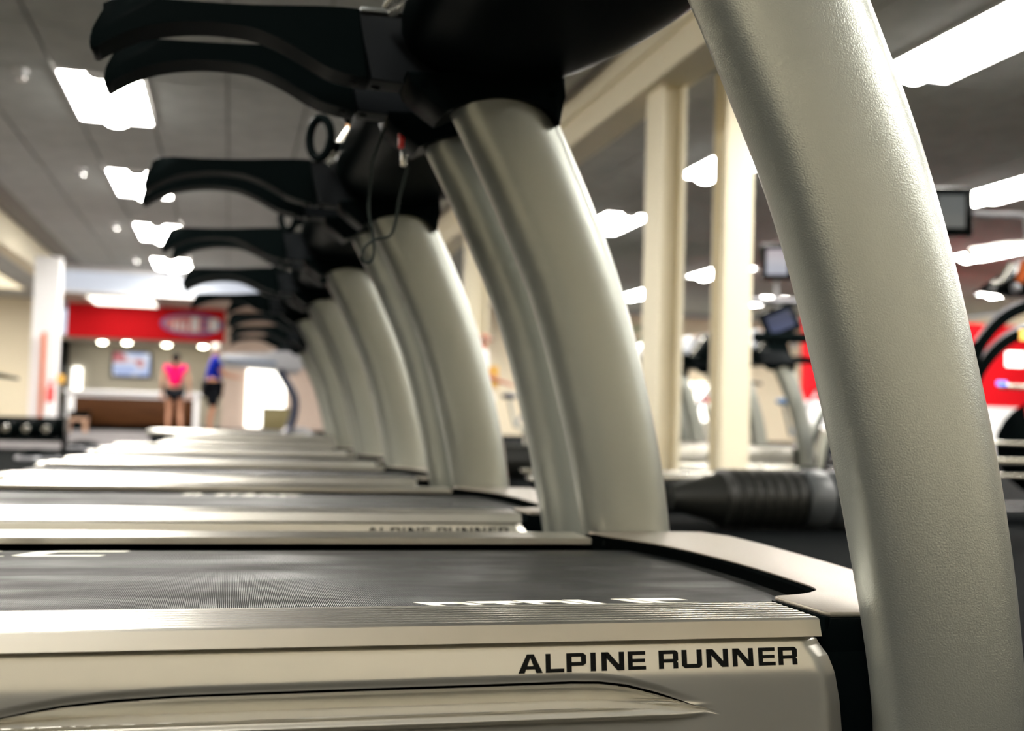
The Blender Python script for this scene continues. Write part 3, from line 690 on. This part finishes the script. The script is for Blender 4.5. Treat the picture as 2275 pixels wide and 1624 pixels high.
# ------------------------------------------------------------------ cross trainers ahead of the treadmill row
def cross_trainer(loc, rz, label, group='cross trainers in the right aisle', tall=True):
    t = thing('cross_trainer', label, 'exercise machine', loc, rz, group)
    # ribbed drive housing lying along x
    prof = [(.001, -.02), (.05, -.02), (.075, .06), (.10, .16), (.112, .20)]
    for k in range(7): a = .20+k*.052; prof += [(.128, a+.006), (.128, a+.040), (.120, a+.046)]
    prof += [(.128, .57), (.001, .57)]
    link('drive_housing', lathe(prof, (0, 0, .135), seg=28, axis='x'), 'rib_black', t)
    for a in (.585, .72): link('housing_band', lathe([(.001, a), (.124, a), (.130, a+.02), (.130, a+.10), (.122, a+.12), (.001, a+.12)], (0, 0, .135), seg=28, axis='x'), 'band_grey', t)
    link('housing_end', lathe([(.001, .85), (.118, .85), (.11, .98), (.07, 1.04), (.001, 1.04)], (0, 0, .135), seg=28, axis='x'), 'gloss_black', t)
    for s in (-1, 1):
        link('track_rail', B(-.55, .95, s*.19-.02+.32, s*.19+.02+.32, .20, .225, bev=.006), 'silver', t)
        link('pedal_arm', tube([(-.50, .32+s*.15, .15), (-.1, .32+s*.15, .12), (.2, .22+s*.1, .14)], .03, seg=10), 'black_plastic', t)
        link('pedal', B(-.52, -.14, .32+s*.15-.07, .32+s*.15+.07, .165, .19, bev=.01), 'silver', t)
        if tall:
            link('swing_arm', tube(spline([(1.0, .32+s*.25, .12), (1.12, .32+s*.26, .5), (1.30, .32+s*.26, .86), (1.52, .32+s*.24, 1.08), (1.62, .32+s*.22, 1.16)], 5), .026, seg=10), 'grey_plastic', t)
    link('base_foot', B(-.35, -.28, -.12, .74, 0, .05, bev=.012), 'black_plastic', t)
    link('base_foot', B(.9, .98, -.12, .74, 0, .05, bev=.012), 'black_plastic', t)
    link('base_beam', B(-.32, 1.05, .28, .36, .04, .10, bev=.012), 'grey_plastic', t)
    if tall:
        link('mast', tube([(1.02, .32, .08), (1.0, .32, .7), (.96, .32, 1.15)], .05, seg=14), 'grey_plastic', t)
        c = link('console', B(.86, .92, .16, .48, 1.1, 1.38, bev=.02), 'black_plastic', t); link('display', B(.852, .861, .2, .44, 1.15, 1.33), 'tv_navy', c)
    return t
cross_trainer((1.87, 4.56, 0), 0, 'low black ribbed drive with grey bands beyond the nearest treadmill', tall=False)
cross_trainer((1.72, 8.35, 0), 0, 'low black machine glimpsed between the first and second treadmill posts', tall=False)

# handlebar machine at the right edge, in front of the red wall
hb = thing('elliptical_trainer', 'black elliptical trainer with curved grey topped bars at right edge', 'exercise machine', (0, 0, 0))
for k, dz in enumerate((0, -.13)):
    pts = spline([(3.60, 5.0, .55+dz), (3.66, 5.0, .83+dz), (3.73, 5.0, .95+dz), (3.84, 5.0, 1.05+dz), (3.98, 5.0, 1.11+dz), (4.15, 5.0, 1.13+dz), (4.3, 5.0, 1.12+dz)], 5)
    link('curved_bar', tube(pts, .033, seg=12), 'black_plastic', hb); link('bar_cap', tube([(p[0]-.008, p[1], p[2]+.026) for p in pts], .014, seg=8), 'pale_grey', hb)
link('mast', tube([(4.25, 5.0, .0), (4.22, 5.0, .7), (4.15, 5.0, 1.28)], .05, seg=12), 'grey_plastic', hb)
link('crank_cover', ball((4.2, 5.1, .38), (.34, .06, .26), sub=3), 'black_satin', hb)
link('base', B(3.2, 4.6, 4.9, 5.0, 0, .07, bev=.015), 'grey_plastic', hb)
link('base', B(3.2, 4.6, 5.35, 5.45, 0, .07, bev=.015), 'grey_plastic', hb)
link('upper_frame', prism([(3.70, 1.18), (3.78, 1.19), (3.88, 1.27), (4.0, 1.36), (4.4, 1.44), (4.4, 1.18), (3.95, 1.16)], 4.96, 5.12, bev=.015), 'gloss_black', hb)
link('orange_sleeve', tube([(3.88, 4.95, 1.22), (3.92, 4.95, 1.33)], .024, seg=12), 'orange', hb)
link('hand_grip', tube([(3.72, 4.95, 1.20), (3.77, 4.95, 1.22), (3.83, 4.95, 1.31)], .017, seg=10), 'silver', hb)
link('knob', ball((3.85, 4.94, 1.19), .026), 'pale_grey', hb)
link('cross_bar', tube([(3.55, 4.9, 1.345), (3.80, 4.95, 1.40), (4.3, 5.05, 1.47)], .020, seg=12), 'silver', hb)
link('lamp_red', ball((3.96, 4.95, .56), (.03, .03, .05)), 'red_plastic', hb)
link('display', B(3.755, 3.80, 4.93, 4.96, .69, .715, bev=.006), 'blue_led', hb)
link('bracket', B(3.80, 3.95, 4.93, 5.0, .675, .70, bev=.006), 'silver', hb)
link('lit_panel', B(3.85, 3.95, 4.98, 5.02, .79, .87, bev=.01), 'window_glow', hb)
link('amber_display', B(3.90, 3.96, 4.96, 5.0, .93, .98, bev=.006), 'amber', hb)
for (zz, th) in ((.40, .02), (.31, .03), (.235, .018)):
    link('step_rail', B(3.7, 4.5, 5.0, 5.05, zz-th/2, zz+th/2, bev=.004), 'silver', hb)

# monitors hung on bent arms
def hung_tv(label, loc, rz, wd, ht, pic, arm):
    t = tv('hanging_television', label, loc, rz, wd, ht, pic)
    link('arm', tube(arm, .022, seg=10), 'pale_grey', t); return t
hung_tv('grey hanging television right of the nearest post', (4.22, 6.0, 1.79), -.35, .16, .20, 'tv_grey', spline([(.06, .08, .0), (.25, .02, -.02), (.40, -.02, -.03), (.44, -.03, -.08), (.44, -.03, -.30)], 4))
hung_tv('hanging television with pale screen between the column and nearest post', (5.11, 10.0, 2.05), -.45, .20, .25, 'tv_pale', [(0, .1, -.14), (.0, .1, -.42)])
hung_tv('tilted television with dark blue screen beside the right column', (4.95, 9.6, 1.43), -.30, .24, .17, 'tv_navy', [(.15, .05, .12), (.15, .08, .02), (.03, .10, -.28)])
_t = [o for o in C.objects if o.get('label', '').startswith('tilted television')][0]; _t.rotation_euler = (0, -.42, -.30)
mr = thing('monitor_rail', 'long grey rail carrying the televisions across the hall', 'rail', (0, 0, 0))
link('tube', tube([(4.33, 9.5, 1.60), (6.6, 10.6, 1.78)], .022, seg=10), 'pale_grey', mr); link('tube', tube([(4.33, 9.5, 1.57), (6.6, 10.6, 1.75)], .012, seg=8), 'grey_plastic', mr)
link('leg', tube([(6.6, 10.6, 0), (6.6, 10.6, 1.8)], .03, seg=10), 'grey_plastic', mr)

# further machines seen small between post and columns
def swing_machine(x, y, label, grip='pale_grey', col='black_plastic'):
    t = thing('arc_trainer', label, 'exercise machine', (x, y, 0), 0, 'arc trainers in the far right aisle')
    link('swing_arm', tube(spline([(0, 0, .06), (.07, 0, .35), (.22, 0, .65), (.36, 0, .85), (.42, 0, 1.0)], 5), .038, seg=12), 'grey_plastic', t)
    link('front_tube', tube(spline([(-.02, 0, .06), (.04, 0, .35), (.17, 0, .65), (.30, 0, .85)], 5), .034, seg=10), 'silver_paint', t)
    link('top_bar', tube([(-.75, -.1, 1.25), (-.1, -.1, 1.27), (.30, -.1, 1.20), (.75, -.1, 1.12)], .05, seg=10), 'black_plastic', t)
    link('mast', tube([(.05, .12, .05), (.28, .12, .7), (.30, .12, 1.15)], .035, seg=10), 'grey_plastic', t)
    link('foot_block', B(-.12, .10, -.2, .3, 0, .09, bev=.02), 'gloss_black', t)
    link('flywheel', lathe([(.001, -.05), (.20, -.05), (.24, -.02), (.24, .02), (.20, .05), (.001, .05)], (.52, .1, .30), seg=24, axis='y'), 'navy', t)
    link('flywheel_cover', lathe([(.001, -.055), (.07, -.055), (.07, .0), (.001, .0)], (.52, .05, .30), seg=16, axis='y'), 'silver', t)
    link('rear_rail', B(-.5, .9, .2, .26, .03, .08, bev=.01), 'silver', t)
    return t
swing_machine(5.32, 9.45, 'black and grey arc trainer right of the far treadmill post')
swing_machine(6.9, 12.6, 'arc trainer with navy flywheel, half hidden by the nearest post')
swing_machine(5.6, 15.2, 'arc trainer far behind the cream column pair')
for k, (x, y, c, lab) in enumerate(((6.0, 13.1, 'navy', 'navy saddle'), (5.9, 14.2, 'blue', 'blue saddle'), (6.6, 14.8, 'red_plastic', 'red saddle'), (7.5, 14.2, 'blue', 'blue cushion'), (4.2, 16.6, 'navy', 'navy cushion'))):
    t = thing('exercise_bike', 'small upright bike with %s behind the far treadmills' % lab, 'exercise machine', (x, y, 0), 0, 'bikes behind the far treadmills')
    link('wheel', lathe([(.001, -.03), (.22, -.03), (.24, 0), (.22, .03), (.001, .03)], (.35, 0, .26), seg=20, axis='y'), 'silver', t)
    link('frame', tube([(.35, 0, .26), (0, 0, .35), (-.1, 0, .75)], .03, seg=8), 'silver_paint', t); link('frame', tube([(0, 0, .35), (.4, 0, .95)], .03, seg=8), 'pale_grey', t)
    link('saddle', ball((-.1, 0, .8), (.13, .09, .05)), c, t); link('handlebar', tube([(.4, -.2, .98), (.38, 0, 1.0), (.4, .2, .98)], .018, seg=8), 'black_plastic', t)
    link('base', B(-.25, -.18, -.22, .22, 0, .04), 'grey_plastic', t); link('base', B(.5, .57, -.22, .22, 0, .04), 'grey_plastic', t)
pl = thing('potted_plant', 'dark green plant behind the columns, under the far ceiling light', 'plant', (7.6, 20.0, 0))
link('pot', lathe([(.001, 0), (.2, 0), (.26, .4), (.24, .42), (.001, .4)], seg=18), 'wall_white', pl); link('stem', tube([(0, 0, .4), (.03, 0, 1.6)], .03, seg=8), 'wood', pl)
bm = bmesh.new()
for k in range(160):
    a, b2_, r = random.random()*2*PI, random.uniform(-1, 1), random.uniform(.2, .42); c_ = Vector((r*math.cos(a)*math.sqrt(1-b2_*b2_), r*math.sin(a)*math.sqrt(1-b2_*b2_), 1.9+b2_*r*1.1))
    d = Vector((random.uniform(-1, 1), random.uniform(-1, 1), random.uniform(-.6, .6))).normalized()*.12; n = d.cross(Vector((0, 0, 1))).normalized()*.035
    vs = [bm.verts.new(c_+q) for q in (-d, n, d, -n+Vector((0, 0, .01)))]; bm.faces.new(vs)
fo = link('foliage', bm, 'green', pl, smooth=False); fo['kind'] = 'stuff'

# ------------------------------------------------------------------ things at the left
rk = thing('weight_rack', 'low black rack for round weights at the left edge', 'rack', (-2.35, 12.0, 0))
link('shelf', B(-1.3, .78, -.02, .3, .10, .13, bev=.006), 'gloss_black', rk); link('shelf', B(-1.3, .78, .28, .32, .13, .34, bev=.006), 'gloss_black', rk)
for x in (-1.285, .765): link('leg', B(x-.012, x+.015, 0, .3, 0, .34, bev=.004), 'gloss_black', rk)
for i in range(9):
    x = -3.36+i*.187
    d = thing('dumbbell', 'black dumbbell with bright end on the low rack, %s from the right' % ['first', 'second', 'third', 'fourth', 'fifth', 'sixth', 'seventh', 'eighth', 'ninth'][8-i], 'dumbbell', (x+.12, 12.13, .225), 0, 'dumbbells on the low rack')
    for y in (-.13, .05): link('head', lathe([(.001, y), (.075, y), (.08, y+.01), (.08, y+.07), (.075, y+.08), (.001, y+.08)], seg=18, axis='y'), 'black_plastic', d)
    link('handle', cyl((0, -.06, 0), (0, .06, 0), .016, seg=10), 'steel', d)
    link('end_plate', lathe([(.001, -.136), (.035, -.136), (.04, -.13), (.001, -.13)], seg=16, axis='y'), 'steel', d)
for i, (x, y) in enumerate(((-1.52, 10.1), (-1.47, 12.75))):
    d = thing('balance_dome', ['black balance dome with grey rim, nearer one at left of the decks', 'black balance dome with grey rim, further one at left of the decks'][i], 'balance trainer', (x, y, 0), 0, 'balance domes on the carpet')
    link('platform', lathe([(.001, 0), (.17, 0), (.18, .02), (.17, .035), (.001, .035)], seg=28), 'pale_grey', d)
    link('dome', lathe([(.16, .035), (.15, .06), (.12, .082), (.07, .097), (.001, .10)], seg=28), 'black_satin', d)
eb = thing('rowing_handle_machine', 'black machine with long forward bar at the left edge', 'exercise machine', (-2.35, 12.0, 0))
link('long_bar', tube([(-.45, -.5, .80), (-.05, -.5, .775), (.42, -.5, .70)], [.05, .042, .012], seg=12), 'black_plastic', eb)
link('head', ball((-.12, -.5, .70), (.16, .07, .09)), 'gloss_black', eb)
link('mast', tube([(-.45, -.5, 0), (-.35, -.5, .75)], .045, seg=12), 'grey_plastic', eb)
for k in range(3): link('wire_guard', tube(spline([(-.35+k*.09, -.5, 1.02), (-.28+k*.09, -.5, .95), (-.24+k*.09, -.5, .80)], 4), .010, seg=8), 'steel', eb)
link('base', B(-.9, .1, -.55, -.45, 0, .06, bev=.012), 'black_plastic', eb)
tb = thing('storage_box', 'olive tan box between the treadmill posts and the bright window', 'box', (.63, 15.2, 0))
link('carton', B(-.20, .22, -.18, .18, .22, .50, bev=.01), 'tan_box', tb); link('lid', B(-.21, .23, -.19, .19, .485, .51, bev=.005), 'tan_box', tb)
link('stand', prism([(-.22, .20), (.24, .20), (.16, .06), (-.16, .06)], -.2, .2, bev=.01), 'blue', tb); link('foot', B(-.2, .22, -.15, .15, 0, .06, bev=.01), 'black_plastic', tb)

# ------------------------------------------------------------------ people
def skin_obj(name, chains, m, parent, root=0, sub=2):
    """chains of (x,y,z,r); shared points (same coordinates) are joined; grown with a Skin modifier"""
    vs, es, rad, idx = [], [], [], {}
    for ch in chains:
        prev = None
        for (x, y, z, r) in ch:
            k = (round(x, 4), round(y, 4), round(z, 4))
            if k not in idx: idx[k] = len(vs); vs.append((x, y, z)); rad.append(r)
            if prev is not None and prev != idx[k]: es.append((prev, idx[k]))
            prev = idx[k]
    me = bpy.data.meshes.new(name); me.from_pydata(vs, es, []); me.materials.append(M[m])
    o = bpy.data.objects.new(name, me); C.objects.link(o); o.parent = parent
    sk_ = o.modifiers.new('skin', 'SKIN'); sk_.use_smooth_shade = True
    for i, r in enumerate(rad):
        d = me.skin_vertices[0].data[i]; d.radius = (r, r) if not isinstance(r, tuple) else r; d.use_root = (i == root)
    ss = o.modifiers.new('sub', 'SUBSURF'); ss.levels = sub; ss.render_levels = sub
    dg = bpy.context.evaluated_depsgraph_get(); ev = o.evaluated_get(dg); nm = bpy.data.meshes.new_from_object(ev)
    o.modifiers.clear(); o.data = nm; nm.name = name
    nm.materials.clear(); nm.materials.append(M[m]); nm.shade_smooth()
    return o
def hand(w, d, sx):
    """palm and five bent fingers from wrist w along direction d"""
    w = Vector(w); d = Vector(d).normalized(); side = d.cross(Vector((0, 1, 0)) if abs(d.y) < .8 else Vector((0, 0, 1))).normalized(); nrm = d.cross(side)
    palm = w+d*.075; ch = [[(*w, .024), (*palm, .026)]]
    for k, ln in enumerate((.070, .080, .075, .058)):
        a = palm+side*(k-1.5)*.019; b = a+d*ln*.55+nrm*.006; c = b+d*ln*.4+nrm*.018
        ch.append([(*palm, .026), (*a, .010), (*b, .0085), (*c, .0065)])
    a = w+d*.03-side*.030*1; b = a+d*.035-side*.018; ch.append([(*(w+d*.02), .022), (*a, .012), (*b, .009)])
    return ch
def person(loc, rz, label, h, arms, legs, skin, shirt, shorts, hair, hairkind, lean=0, sleeves=.16, short_len=.25, girth=1.0):
    t = thing('person', label, 'person', loc, rz); k = h/1.75; g = girth
    P = lambda x, y, z, r: (x*k, y*k, z*k, r*k)
    pel = P(0, 0, .95, (.145*g)); wst = P(0, lean*.2, 1.10, .125*g); chs = P(0, lean*.6, 1.32, .145*g); nk0 = P(0, lean*.9, 1.47, .06); nk = P(0, lean, 1.53, .052); hd = P(0, lean*1.1+.01, 1.62, .085); top = P(0, lean*1.1, 1.70, .07)
    body = [[pel, wst, chs, nk0, nk, hd, top]]
    for s, (el, wr, dr) in zip((-1, 1), arms):
        sh = P(s*.19*g, lean*.8, 1.43, .06); body.append([chs, sh, P(*el, .042), P(*wr, .028)])
        q = P(*wr, .028)[:3]; body += [[q+(.028*k,), (*c[0][:3], c[0][3])] + c[1:] if False else c for c in hand(q, dr, s)]
    for s, (kn, an) in zip((-1, 1), legs):
        hp = P(s*.10*g, 0, .88, .095*g); body.append([pel, hp, P(*kn, .058), P(kn[0]*.5+an[0]*.5, (kn[1]+an[1])/2-.02, (kn[2]+an[2])/2+.05, .052), P(*an, .036)])
        ax, ay, az = an
        body.append([P(*an, .036), P(ax, ay+.06, az-.05, .036), P(ax, ay+.17, az-.065, .026)])
    skin_obj('body', body, skin, t, sub=1)
    e = .016*k
    tor = [[(pel[0], pel[1], pel[2]-.0, pel[3]+e), (wst[0], wst[1], wst[2], wst[3]+e), (chs[0], chs[1], chs[2], chs[3]+e), (nk0[0], nk0[1], nk0[2]-.015, nk0[3]+e)]]
    for s, (el, wr, dr) in zip((-1, 1), arms):
        sh = P(s*.19*g, lean*.8, 1.43, .06); E = P(*el, .042); f = sleeves/.30
        mid = tuple(sh[i]+(E[i]-sh[i])*f for i in range(3)); tor.append([(chs[0], chs[1], chs[2], chs[3]+e), (sh[0], sh[1], sh[2], .06*k+e), (*mid, .052*k+e)])
    skin_obj('shirt', tor, shirt, t, sub=1)
    sho = []
    for s, (kn, an) in zip((-1, 1), legs):
        hp = P(s*.10*g, 0, .88, .095*g); K = P(*kn, .06); f = short_len/.4
        mid = tuple(hp[i]+(K[i]-hp[i])*f for i in range(3)); sho.append([(pel[0], pel[1], pel[2], pel[3]+e*1.4), (hp[0], hp[1], hp[2], .1*g*k+e), (*mid, .085*g*k+e)])
    skin_obj('shorts', sho, shorts, t, sub=1)
    hx, hy, hz = hd[:3]
    for s, (kn, an) in zip((-1, 1), legs):
        A = P(*an, .04); link('shoe', ball((A[0], A[1]+.07*k, A[2]-.055*k), (.05*k, .14*k, .045*k)), 'black_cloth' if hairkind != 'bald' else 'white_cloth', t)
    if hairkind != 'bald':
        link('hair', ball((hx, hy-.018*k, hz+.030*k), (.093*k, .105*k, .105*k), sub=3), hair, t)
    else:
        bm = bmesh.new(); ball((hx, hy-.03*k, hz-.015*k), (.09*k, .085*k, .055*k), bm, sub=3); link('hair', bm, hair, t)
    if hairkind == 'ponytail': link('ponytail', tube(spline([(hx, hy-.10*k, hz+.05*k, ), (hx, hy-.16*k, hz-.02*k), (hx, hy-.15*k, hz-.16*k), (hx, hy-.13*k, hz-.30*k)], 4), [.03*k]*9+[.02*k]*4, seg=10), hair, t)
    f = bmesh.new(); tube([(hx, hy+.085*k, hz+.01*k), (hx, hy+.118*k, hz-.022*k)], [.010*k, .017*k], f, seg=8)
    link('nose', f, skin, t)
    for s in (-1, 1):
        link('ear', ball((hx+s*.088*k, hy, hz), (.014*k, .022*k, .034*k)), skin, t)
        link('eye', ball((hx+s*.033*k, hy+.084*k, hz+.018*k), .012*k), 'wall_white', t)
    link('mouth', ball((hx, hy+.086*k, hz-.045*k), (.028*k, .010*k, .008*k)), 'skin_red', t)
    return t
person((-1.0, 22.3, 0), .0, 'woman seen from behind in pink top and black shorts, dark ponytail', 1.50,
       [((-.27, .02, 1.14), (-.27, .10, .90), (0, .1, -1)), ((.29, 0, 1.15), (.30, .05, .88), (0, .1, -1))],
       [((-.11, .06, .48), (-.12, .02, .085)), ((.12, .10, .50), (.16, -.02, .10))],
       'skin', 'pink', 'black_cloth', 'black_hair', 'ponytail', short_len=.16, sleeves=.12, girth=1.1)
person((-.31, 21.6, 0), -PI/2+.15, 'man in blue shirt and dark shorts reaching forward to a machine', 1.68,
       [((-.22, .20, 1.16), (-.16, .44, 1.12), (0, 1, 0)), ((.22, .16, 1.15), (.16, .42, 1.10), (0, 1, 0))],
       [((-.11, .05, .48), (-.12, .0, .085)), ((.11, .02, .48), (.12, -.04, .085))],
       'skin_dark', 'blue_shirt', 'black_cloth', 'white_hair', 'short', lean=.05, short_len=.38, sleeves=.2, girth=1.12)
person((2.66, 12.4, 0), -PI/2-.4, 'man with balding ruddy head and white top glimpsed between treadmill posts', 1.45,
       [((-.24, .12, 1.14), (-.18, .34, 1.05), (0, 1, -.2)), ((.24, .12, 1.14), (.18, .34, 1.05), (0, 1, -.2))],
       [((-.11, .10, .48), (-.12, .0, .085)), ((.11, -.04, .48), (.12, -.12, .085))],
       'skin_red', 'white_cloth', 'white_cloth', 'white_hair', 'bald', lean=.10, short_len=.36, sleeves=.24, girth=1.1)
oc = thing('orange_poster', 'small orange card right of the man in white', 'sign', (3.05, 13.2, .95)); link('card', B(-.07, .07, 0, .02, -.13, .13, bev=.003), 'yellow', oc); link('post', B(-.015, .015, .02, .05, -.95, .1), 'steel', oc)
dk = thing('white_counter', 'white counter with tan stripe behind the man in white', 'counter', (3.1, 15.0, 0)); link('carcass', B(-.45, .38, 0, .5, 0, .72, bev=.01), 'wall_white', dk); link('stripe', B(-.45, .38, -.012, 0, .40, .44), 'yellow', dk); link('top', B(-.5, .42, -.05, .55, .72, .76, bev=.008), 'wall_white', dk)

for o in list(C.objects):
    if not o.parent and o.get('category') and o['category'] != 'carpet' and o.location.z == 0 and 12.7 < o.location.y < 31 and o.location.x < 1.4: o.location.z = .0062 if o.get('category') != 'person' else .025
